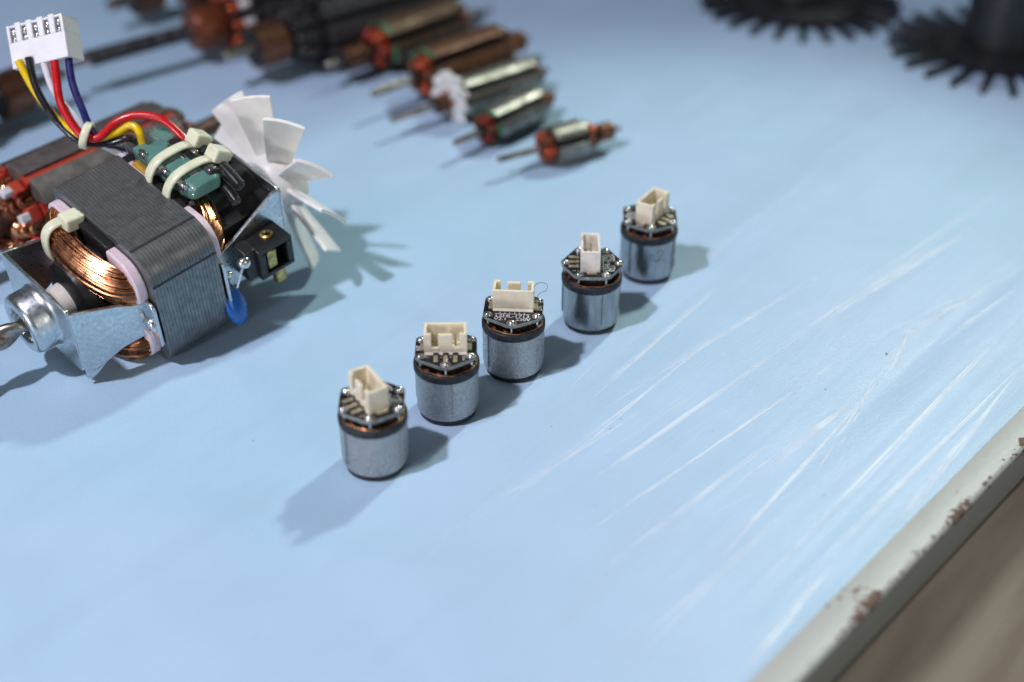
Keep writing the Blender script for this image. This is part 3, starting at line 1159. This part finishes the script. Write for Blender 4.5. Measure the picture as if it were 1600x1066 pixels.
        for i in range(nr):
            for j in (0, ncd):
                a0 = i * W + j
                fs.append((a0, a0 + W, m_ + a0 + W, m_ + a0))
        for j in range(ncd):
            for i in (0, nr):
                a0 = i * W + j
                fs.append((a0, a0 + 1, m_ + a0 + 1, m_ + a0))
        MB().add(vs, fs).build('fan_blade', 'fan_white', hub_o, bevel=0.2, smooth=50)

    # teal component pack under clear film, strapped on the rear coil by two ties
    pk = MB().prism(rrect(14.0, 25.8, 17.6, 23.2, (1.5, 1.5, 2.2, 2.2), 3), -14.0, 11.0, axis=1, M=None)
    # prism axis=1 uses (b,h,a): rebuild explicitly
    pk = MB()
    poly = rrect(14.0, 25.6, 17.4, 22.8, (1.2, 1.2, 2.4, 2.4), 4)
    n = len(poly)
    stations = [(-15.0, .80), (-13.6, 1.0), (-3.0, 1.0), (5.5, 1.0), (8.4, .92), (9.8, .7)]
    vs, fs = [], []
    for h, k in stations:
        for a, b in poly:
            vs.append((19.8 + (a - 19.8) * k, h, 20.1 + (b - 20.1) * k))
    for s_ in range(len(stations) - 1):
        for i in range(n):
            j = (i + 1) % n
            fs.append((s_ * n + i, s_ * n + j, (s_ + 1) * n + j, (s_ + 1) * n + i))
    fs.append(tuple(range(n)))
    fs.append(tuple(range((len(stations) - 1) * n, len(stations) * n)))
    pack = pk.add(vs, fs).build('component_pack', 'teal', B, bevel=0.3)
    # raised teal corner blocks, metal strips and a pale print on the pack
    for (a0, a1, h0, h1, c0, c1) in ((14.0, 18.0, -17.6, -13.0, 17.8, 21.8), (20.5, 25.8, -19.0, -13.2, 18.4, 22.4)):
        MB().box(a0, a1, h0, h1, c0, c1).build('terminal_block', 'teal', pack, bevel=0.4)
    for (a0, a1, h0, h1) in ((13.4, 15.2, -14.0, -11.0), (13.4, 15.2, -4.5, -0.5), (13.4, 15.4, 4.4, 8.0), (24.0, 25.9, -6, -1.5), (22.4, 25.0, 5.0, 7.8)):
        MB().box(a0, a1, h0, h1, 20.9, 23.3).build('lead_strip', 'nickel', pack, bevel=0.5)
    for (a0, a1, h0, h1) in ((18.2, 20.6, -7.5, -4.2), (18.0, 20.4, 3.2, 5.8)):
        MB().box(a0, a1, h0, h1, 22.7, 22.9).build('marking', 'tab_grey', pack)
    MB().box(21.9, 25.5, -12.0, 8.6, 21.6, 23.1).build('component_body', 'black_plastic', pack, bevel=0.5)
    MB().box(20.6, 21.8, -10.5, -2.0, 22.2, 23.0).build('lead_strip', 'nickel', pack, bevel=0.3)
    # clear shrink film round the pack
    fl = MB()
    poly2 = rrect(13.0, 26.6, 16.6, 23.7, (2, 2, 3.2, 3.2), 5)
    n = len(poly2)
    stations = [(-25, .78, 0.6), (-22, .9, .4), (-18, 1.0, .3), (-6, 1.02, 0), (5, 1.02, 0), (9.8, 1.0, 0), (11.5, .86, 0)]
    vs, fs = [], []
    for si, (h, k, dz) in enumerate(stations):
        for a, b in poly2:
            vs.append((19.8 + (a - 19.8) * k, h, 20.1 + (b - 20.1) * k + dz))
    for s_ in range(len(stations) - 1):
        for i in range(n):
            j = (i + 1) % n
            fs.append((s_ * n + i, s_ * n + j, (s_ + 1) * n + j, (s_ + 1) * n + i))
    fl.add(vs, fs).build('clear_film', 'clear_film', pack, smooth=70)
    # black sleeves beside the pack
    MB().tube(bez([(27.4, -9, 21.6), (27.8, 0, 21.6), (27.6, 8, 20.6), (27.2, 14.5, 19.2)], 20), 1.75, 12).build('black_sleeve', 'wire_black', B)
    MB().tube(bez([(25.2, 2, 17.5), (25.2, 10, 17.0), (24.6, 15.5, 15.6)], 16), 1.6, 12).build('black_sleeve', 'wire_black', B)
    MB().box(11.8, 14.2, -16.0, -9.0, 12.5, 18.5).build('tape', 'tape_yellow', B, bevel=0.3)

    # nylon ties
    def tie(cu, cn, pp, ru, rn, head_at, yaw=0.0, wd=1.6):
        pts = []
        for i in range(36):
            a = 2 * math.pi * i / 36
            ex = 0.75
            ca, sa = math.cos(a), math.sin(a)
            pts.append(Vector((cu + ru * math.copysign(abs(ca) ** ex, ca), pp + yaw * ca, cn + rn * math.copysign(abs(sa) ** ex, sa))))
        o = MB().ring(pts, wd, 0.55, (0, 1, 0)).build('cable_tie', 'nylon', B, smooth=60)
        hx, hp, hn, rot = head_at
        M = Matrix.Translation((hx, hp, hn)) @ Matrix.Rotation(rot, 4, 'Y')
        h = MB().box(-2.9, 2.6, -2.5, 2.5, -2.1, 2.1, M)
        h.build('tie_head', 'nylon', o, bevel=0.7, segs=3)
        MB().box(2.4, 3.9, -1.5, 1.5, -1.0, 1.2, M).build('tie_tail', 'nylon', o, bevel=0.3)
        return o

    tie(19.6, 15.2, -5.2, 9.6, 9.6, (28.4, -5.2, 24.0, rad(38)))
    tie(19.6, 15.0, 3.6, 9.8, 9.6, (28.6, 3.6, 23.4, rad(38)))
    # tie that gathers the front upper coil
    o = tie(-17.0, 12.2, -8.6, 4.6, 6.4, (-13.4, -6.6, 18.6, rad(8)), wd=1.7)

    # wires (points in the motor frame)
    dl = loc_dir(Vector((-2.2, -0.8, -1.0)) + Vector((0, 0.6, -0.4)))

    def shift(pts):
        pts = [Vector(q) for q in pts]
        return [pts[0] + dl, pts[1] + dl * .6, pts[2] + dl * .25] + pts[3:]

    wr = lambda name, pts, m, r=1.15, n=48: MB().tube(bez(shift(pts), n), r, 10).build(name, m, B, smooth=80)
    wr('red_wire', [(14.2, -47.2, 40), (10.4, -43.4, 34.6), (7.3, -40, 30.2), (5.8, -35.3, 26.1), (6.4, -30.5, 22.9), (9.4, -27.0, 22.6), (14.7, -25.6, 25.8), (20.2, -22.4, 27.2), (24.6, -16.5, 26.4), (26.4, -10.0, 22.6), (26.6, -5.0, 20.2)], 'wire_red', 1.2)
    wr('yellow_wire', [(6.2, -53.6, 38.5), (4.6, -45.8, 31.4), (4.4, -37.3, 25.6), (7.4, -29.5, 22.0), (13.7, -25.4, 22.8), (17.4, -23.0, 24.8), (18.3, -20.2, 24.2), (17.2, -17.2, 21.2)], 'wire_yellow', 1.15)
    wr('black_wire', [(8.6, -51.6, 39.5), (5.4, -47.3, 33.9), (3.6, -41.7, 28.9), (3.6, -36.4, 24.6), (5.6, -30.8, 21.2), (11.0, -27.0, 19.6), (15.5, -23.0, 21.2), (17.6, -21.0, 19.5), (16.4, -18.0, 15)], 'wire_black', 1.1)
    wr('blue_wire', [(17.2, -44.6, 40), (13.1, -39.8, 33.9), (10.6, -34.2, 28.2), (9.2, -30.2, 23.6), (11.0, -28.0, 19.2), (14.0, -26.0, 16.6), (16, -22, 15)], 'wire_blue', 1.1)
    wr('white_wire', [(11.4, -49.0, 38.5), (8.8, -43.6, 31.5), (8.4, -35.8, 25.6), (8.4, -31.2, 21.0), (12.0, -27.0, 17.0), (15, -22, 14)], 'wire_white', 1.05)
    # black-lacquered transformer-like lump where the wires dive under
    MB().box(11.0, 15.5, -21.5, -15.5, 8, 17.5).build('terminal_post', 'black_plastic', B, bevel=0.6)
    # small tie round the wire bundle
    pts = []
    c = Vector((7.4, -30.2, 22.6))
    tdir = Vector((0.6, 0.75, -0.28)).normalized()
    e1 = tdir.cross(Vector((0, 0, 1))).normalized()
    e2 = tdir.cross(e1).normalized()
    for i in range(28):
        a = 2 * math.pi * i / 28
        pts.append(c + e1 * 3.7 * math.cos(a) + e2 * 3.4 * math.sin(a))
    MB().ring(pts, 1.1, 0.5, tdir).build('cable_tie', 'nylon', B, smooth=60)

    # five-way white plug on the wires
    Rr, Up, Tw = Vector((1, 0, 0)), Vector((0, math.sin(rad(34.5)), math.cos(rad(34.5)))), Vector((0, -math.cos(rad(34.5)), math.sin(rad(34.5))))
    e2d = Rr * .986 + Up * .165
    ya = rad(14)
    cx = e2d * math.cos(ya) + Tw * math.sin(ya)
    cn = Tw * math.cos(ya) - e2d * math.sin(ya)
    cy = cn.cross(cx)
    M = Matrix((loc_dir(cx), loc_dir(cy), loc_dir(cn))).transposed().to_4x4()
    M = Matrix.Translation(loc_dir(Vector((-134.6, 369.6, 72.0)) - AC0)) @ M
    pw = 3.6
    hw_ = pw * 2.5
    # body below the contact windows plus ribs between them (front, z = 0 is the front face)
    plug = MB().box(-hw_, hw_, -6.2, 1.2, -8.6, 0, M).box(-hw_, hw_, 1.19, 6.2, -8.6, -1.6, M)
    for k in range(6):
        x = -hw_ + k * pw
        w0, w1 = x - 0.9, x + 0.9
        plug.box(max(-hw_, w0), min(hw_, w1), 1.19, 6.2 + (0.45 if 0 < k < 5 else 0.0), -1.61, 0, M)
    plug.box(-hw_, hw_, 5.5, 6.2, -8.5, -0.25, M)
    po = plug.build('wire_plug', 'connector_white', B, bevel=0.2)
    for k in range(5):
        x = -hw_ + (k + .5) * pw
        c_ = MB()
        c_.ball((x, 4.1, -0.9), 0.98, 1.15, 0.7, 12, 8, M)
        c_.ball((x, 2.1, -0.9), 0.85, 0.85, 0.6, 12, 8, M)
        c_.build('crimp_contact', 'nickel', po, smooth=70)


build_big()


# ------------------------------------------------------------------ armatures lying behind
def core_poly(r, n, slot, depth, inner, segs=6, a_off=0.0):
    """lamination outline: n poles with narrow slot mouths that widen below the pole shoe"""
    out = []
    step = 2 * math.pi / n
    half = slot / 2 / r
    neck = 0.30 * step
    for k in range(n):
        a = a_off + k * step
        s0, s1 = a - step / 2 + half, a + step / 2 - half
        rin = r - depth
        out.append((inner * math.cos(a - step / 2), inner * math.sin(a - step / 2)))
        out.append((inner * 1.02 * math.cos(a - neck * .8), inner * 1.02 * math.sin(a - neck * .8)))
        out.append((rin * math.cos(a - neck * .7), rin * math.sin(a - neck * .7)))
        out.append(((rin + depth * .35) * math.cos(s0), (rin + depth * .35) * math.sin(s0)))
        for i in range(segs + 1):
            t = s0 + (s1 - s0) * i / segs
            out.append((r * math.cos(t), r * math.sin(t)))
        out.append(((rin + depth * .35) * math.cos(s1), (rin + depth * .35) * math.sin(s1)))
        out.append((rin * math.cos(a + neck * .7), rin * math.sin(a + neck * .7)))
        out.append((inner * 1.02 * math.cos(a + neck * .8), inner * 1.02 * math.sin(a + neck * .8)))
    return out


def armature(label, A, az, r, body, shaft, core='core_brown', poles=5, slot=1.6, coil='enamel_orange', coil2=None, ins='insulator_green',
             comm=None, commr=4.0, fan=None, shaft_r=1.4, shaft_mat='steel_shaft', liner=None, a_off=0.0, cl=4.0, far_coil=None, group='armatures laid out behind the motors'):
    """A: ground point under the start of the shaft (mm); lengths measured along the axis from A; axis lies at height r"""
    d = Vector((math.cos(az), math.sin(az), 0))
    mid = (body[0] + body[1]) / 2
    root = thing('armature', label, 'armature', Vector((*A, 0)) + d * mid, az, group)
    T = Matrix.Translation((-mid, 0, r))
    depth = r * 0.24
    co = MB().prism(core_poly(r, poles, slot, depth, r * .42, a_off=a_off), body[0], body[1], axis=0, M=T).build('core', core, root, bevel=0.12)
    if liner:
        for k in range(poles):
            a = a_off + (k + .5) * 2 * math.pi / poles
            Mr = T @ Matrix.Rotation(a, 4, 'X')
            MB().box(body[0] - 1.0, body[1] + 1.0, r * .5, r - 1.1, -slot * .75, slot * .75, Mr).build('slot_liner', liner, root)
    else:
        # windings that fill the slots
        MB().lathe([(r * .40, body[0] + .5), (r * .68, body[0] + .5), (r * .68, body[1] - .5), (r * .40, body[1] - .5)], 24, axis=0, M=T).build('slot_winding', 'black_matte', root)
    # end insulation
    if ins:
        for h in (body[0] - .8, body[1] + .05):
            MB().prism(core_poly(r * .985, poles, slot * 1.4, depth, r * .42, 4, a_off=a_off), h, h + .75, axis=0, M=T).build('end_insulator', ins, root)
    # end coils: for every pole a bundle of turns at each end
    for e, (h, sg) in enumerate(((body[0] - .8, -1), (body[1] + .8, 1))):
        for k in range(poles):
            a = a_off + k * 2 * math.pi / poles
            Mr = T @ Matrix.Rotation(a, 4, 'X')
            c = MB()
            wdt = min(r * .31, 2 * math.pi * r * .55 / poles * .40)
            for j in range(6):
                rr = r * (.30 + .085 * j)
                pts = []
                for q in range(13):
                    t = math.pi * q / 12
                    pts.append((h + sg * cl * (0.55 + .45 * math.sin(math.pi * j / 5)) * math.sin(t) ** .7, rr, wdt * math.cos(t) * (.8 + .2 * math.sin(math.pi * j / 5))))
                c.tube(pts, r * .062, 6, M=Mr, caps=False)
            c.ball((h + sg * cl * .1, r * .5, 0), cl * .62, r * .25, wdt * .85, 12, 8, Mr)
            c.build('coil', (far_coil if e and far_coil else coil if (k + e) % 2 else (coil2 or coil)), root, smooth=70)
    MB().tube([(shaft[0], 0, 0), (shaft[0] + .4, 0, 0), (shaft[1] - .4, 0, 0), (shaft[1], 0, 0)], [shaft_r * .8, shaft_r, shaft_r, shaft_r * .8], 16, M=T).build('shaft', shaft_mat, root)
    if comm:
        nb = max(poles, 6)
        lo, hi = comm
        MB().lathe([(0, lo - .3), (commr * .82, lo - .3), (commr * .82, hi + .3), (0, hi + .3)], 24, axis=0, M=T).build('commutator_core', 'black_matte', root)
        for k in range(nb):
            st_ = 2 * math.pi / nb
            b = MB()
            vs = []
            for h in (lo, hi):
                for rr in (commr * .8, commr):
                    for i in range(5):
                        t = k * st_ + st_ * (.05 + .9 * i / 4)
                        vs.append((h, rr * math.cos(t), rr * math.sin(t)))
            fs = []
            for i in range(4):
                fs += [(i, i + 1, 6 + i, 5 + i), (10 + i, 15 + i, 16 + i, 11 + i), (5 + i, 6 + i, 16 + i, 15 + i), (i, 10 + i, 11 + i, i + 1)]
            fs += [(0, 5, 15, 10), (4, 14, 19, 9)]
            b.add(vs, fs, T).build('commutator_bar', 'copper_bar', root)
    if fan:
        h, R = fan
        hub = MB().lathe([(2, h - 1.5), (5.0, h - 1.5), (8.4, h - .6), (8.4, h + .8), (2, h + 1.2)], 24, axis=0, M=T).build('cooling_fan', 'fan_white', root)
        for k in range(10):
            Mr = T @ Matrix.Rotation(2 * math.pi * k / 10, 4, 'X') @ Matrix.Translation((h, 0, 0)) @ Matrix.Rotation(rad(38), 4, 'Y')
            MB().box(-.7, .7, 7.6, R, -2.0, 2.0, Mr).build('fan_blade', 'fan_white', hub, bevel=0.25)
        for k in range(5):
            Mr = T @ Matrix.Rotation(2 * math.pi * (k + .3) / 5, 4, 'X')
            MB().ball((h - 1.4, 4.3, 0), .9, .9, .9, 10, 6, Mr).build('rivet', 'enamel_orange', hub)
    return root, T


mat('copper_bar', (0.27, 0.13, 0.08), 0.45, 0.9, 0.3, 400)

armature('smallest armature, silver core with orange coils, nearest the row of small motors', (-4.8, 423.8), rad(30), 7.0, (21, 34), (0, 50),
         core='core_gold', coil='enamel_brown', coil2='enamel_orange', ins=None, comm=(40.5, 46), commr=3.3, shaft_r=1.1, slot=2.8, a_off=rad(44), cl=3.6)
armature('small armature with shiny gold-silver core and green end plates', (-20.2, 436.4), rad(48), 6.9, (18, 43), (0, 53.5),
         core='core_gold', coil='enamel_red', coil2='copper_dark', ins='insulator_green', comm=(46, 50.5), commr=3.0, shaft_r=1.3, slot=2.8, a_off=rad(28), cl=3.6)
armature('armature with a white plastic cooling fan on its shaft', (-43.8, 454.0), rad(38), 7.6, (30, 64), (0, 73),
         core='core_gold', coil='enamel_brown', ins=None, fan=(27, 11.0), comm=(20, 25), commr=3.4, shaft_r=1.3, slot=2.8, a_off=rad(30), cl=3.0)
armature('rust-brown armature with bright orange coils lying behind the white-fan armature', (-51.5, 470.5), rad(43), 10.2, (27, 62), (0, 79),
         core='core_rust', coil='enamel_orange', coil2='copper_dark', ins='insulator_green', comm=(68, 75), commr=4.2, shaft_r=1.6, slot=3.6, a_off=rad(24), cl=5.0)
armature('olive-brown armature with orange coils and green plates, beside the big dark one', (-71.3, 495.7), rad(45), 10.4, (28, 65), (0, 80),
         core='core_brown', coil='enamel_orange', coil2='enamel_red', ins='insulator_green', comm=(8, 18), commr=4.6, shaft_r=1.7, slot=3.6, a_off=rad(40), cl=5.0)
armature('large dark grey armature with brown commutator at the top of the picture', (-109.6, 493.2), rad(40.2), 15.5, (40, 96), (0, 120),
         core='core_dark', coil='black_plastic', ins=None, comm=(13, 25), commr=8.6, shaft_r=2.6, poles=9, slot=2.6, a_off=rad(10), cl=11, shaft_mat='steel_shaft')
big_arm, T_ = armature('big grey armature with red slot liners lying behind the large motor', (-153.1, 363.8), rad(53), 16.5, (6, 62), (-20, 106),
                       core='core_grey', coil='enamel_brown', coil2='copper', ins=None, liner='slot_red', poles=9, slot=2.4, a_off=rad(14), cl=8, far_coil='steel_brown', shaft_r=3.2, shaft_mat='steel_brown')
for k in range(9):
    a = rad(14) + (k + .5) * 2 * math.pi / 9
    Mr = T_ @ Matrix.Rotation(a, 4, 'X')
    MB().box(0.5, 4.6, 11.0, 14.4, -2.4, 2.4, Mr).build('slot_tab', 'slot_red', big_arm, bevel=0.5)
    MB().box(-2.6, 0.8, 12.2, 14.6, -1.4, 1.4, Mr).build('slot_plug', 'tab_grey', big_arm, bevel=0.5)

# armature with a worm-threaded shaft (top left)
worm, Tw_ = armature('armature with worm-threaded shaft and orange coils at the top left', (-162.9, 491.3), rad(39.7), 14.5, (74, 120), (-6, 140),
                     core='core_dark', coil='black_plastic', ins=None, poles=9, slot=2.4, comm=None, cl=4, shaft_r=1.9)
th_pts = []
for i in range(420):
    a = i * 0.33
    x = 2 + 42 * i / 419
    th_pts.append((x, 2.7 * math.cos(a), 2.7 * math.sin(a)))
MB().tube(th_pts, 0.72, 5, M=Tw_).build('worm_thread', 'core_dark', worm)
MB().lathe([(0, 46), (7.5, 46), (8.6, 47.5), (9.0, 58), (8, 60), (0, 60)], 32, axis=0, M=Tw_).build('winding_drum', 'enamel_brown', worm)
for k in range(9):
    Mr = Tw_ @ Matrix.Rotation(2 * math.pi * k / 9 + .2, 4, 'X')
    MB().box(60, 64.5, 8.6, 11.8, -2.0, 2.0, Mr).build('coil_loop', 'enamel_orange', worm, bevel=1.0)
    MB().box(64.6, 69.0, 9.6, 12.6, -1.7, 1.7, Mr).build('slot_plug', 'tab_grey', worm, bevel=0.6)
MB().lathe([(0, 60.2), (8.4, 60.2), (8.8, 73.8), (0, 73.8)], 32, axis=0, M=Tw_).build('winding_hub', 'black_plastic', worm)

armature('brown armature half cut off by the left edge, commutator towards the plug', (-204, 440), rad(50), 13.0, (-20, 12), (-30, 56),
         core='core_dark', coil='enamel_brown', ins=None, comm=(27, 39), commr=8.5, poles=9, slot=2.2, cl=9, shaft_r=2.2)
armature('dark armature cut off by the top edge of the picture, above the plug', (-166, 556), rad(46), 12.5, (40, 90), (-4, 100),
         core='core_dark', coil='enamel_brown', ins=None, comm=(8, 20), commr=7.5, poles=9, slot=2.2, cl=9, shaft_r=2.6)


# ------------------------------------------------------------------ black fan wheels
def wheel(label, loc, R, r0, nv, hub_r, hub_h, rot):
    root = thing('fan_wheel', label, 'fan wheel', loc, rot, 'black fan wheels')
    MB().lathe([(0, 0.2), (r0, 0.2), (r0 + .6, 1), (r0 + .6, 3.6), (r0 - 1, 4.6), (hub_r, 6.5), (0, 6.5)], 64).build('disc', 'black_wheel', root)
    MB().lathe([(0, 6), (hub_r, 6), (hub_r, hub_h - 1.5), (hub_r - 1.5, hub_h), (4, hub_h), (4, hub_h - 4), (0, hub_h - 4)], 48).build('hub', 'black_wheel', root)
    proto = None
    for k in range(nv):
        M = Matrix.Rotation(2 * math.pi * k / nv, 4, 'Z')
        b = MB().box(r0 - 1, R, -1.05, 1.05, 0.0, 3.4)
        if proto is None:
            proto = b.build('vane', 'black_wheel', root, bevel=0.4)
            o = proto
        else:
            o = proto.copy()
            COL.objects.link(o)
        o.rotation_euler = (0, 0, 2 * math.pi * k / nv)
    return root


wheel('flat black wheel with radial vanes, cut off by the top edge of the picture', (127, 587, 0), 44, 28, 25, 14, 22, 0.05)
wheel('black vaned wheel with a thick hub in the top right corner', (200, 534, 0), 45, 26, 24, 15, 40, 0.1)
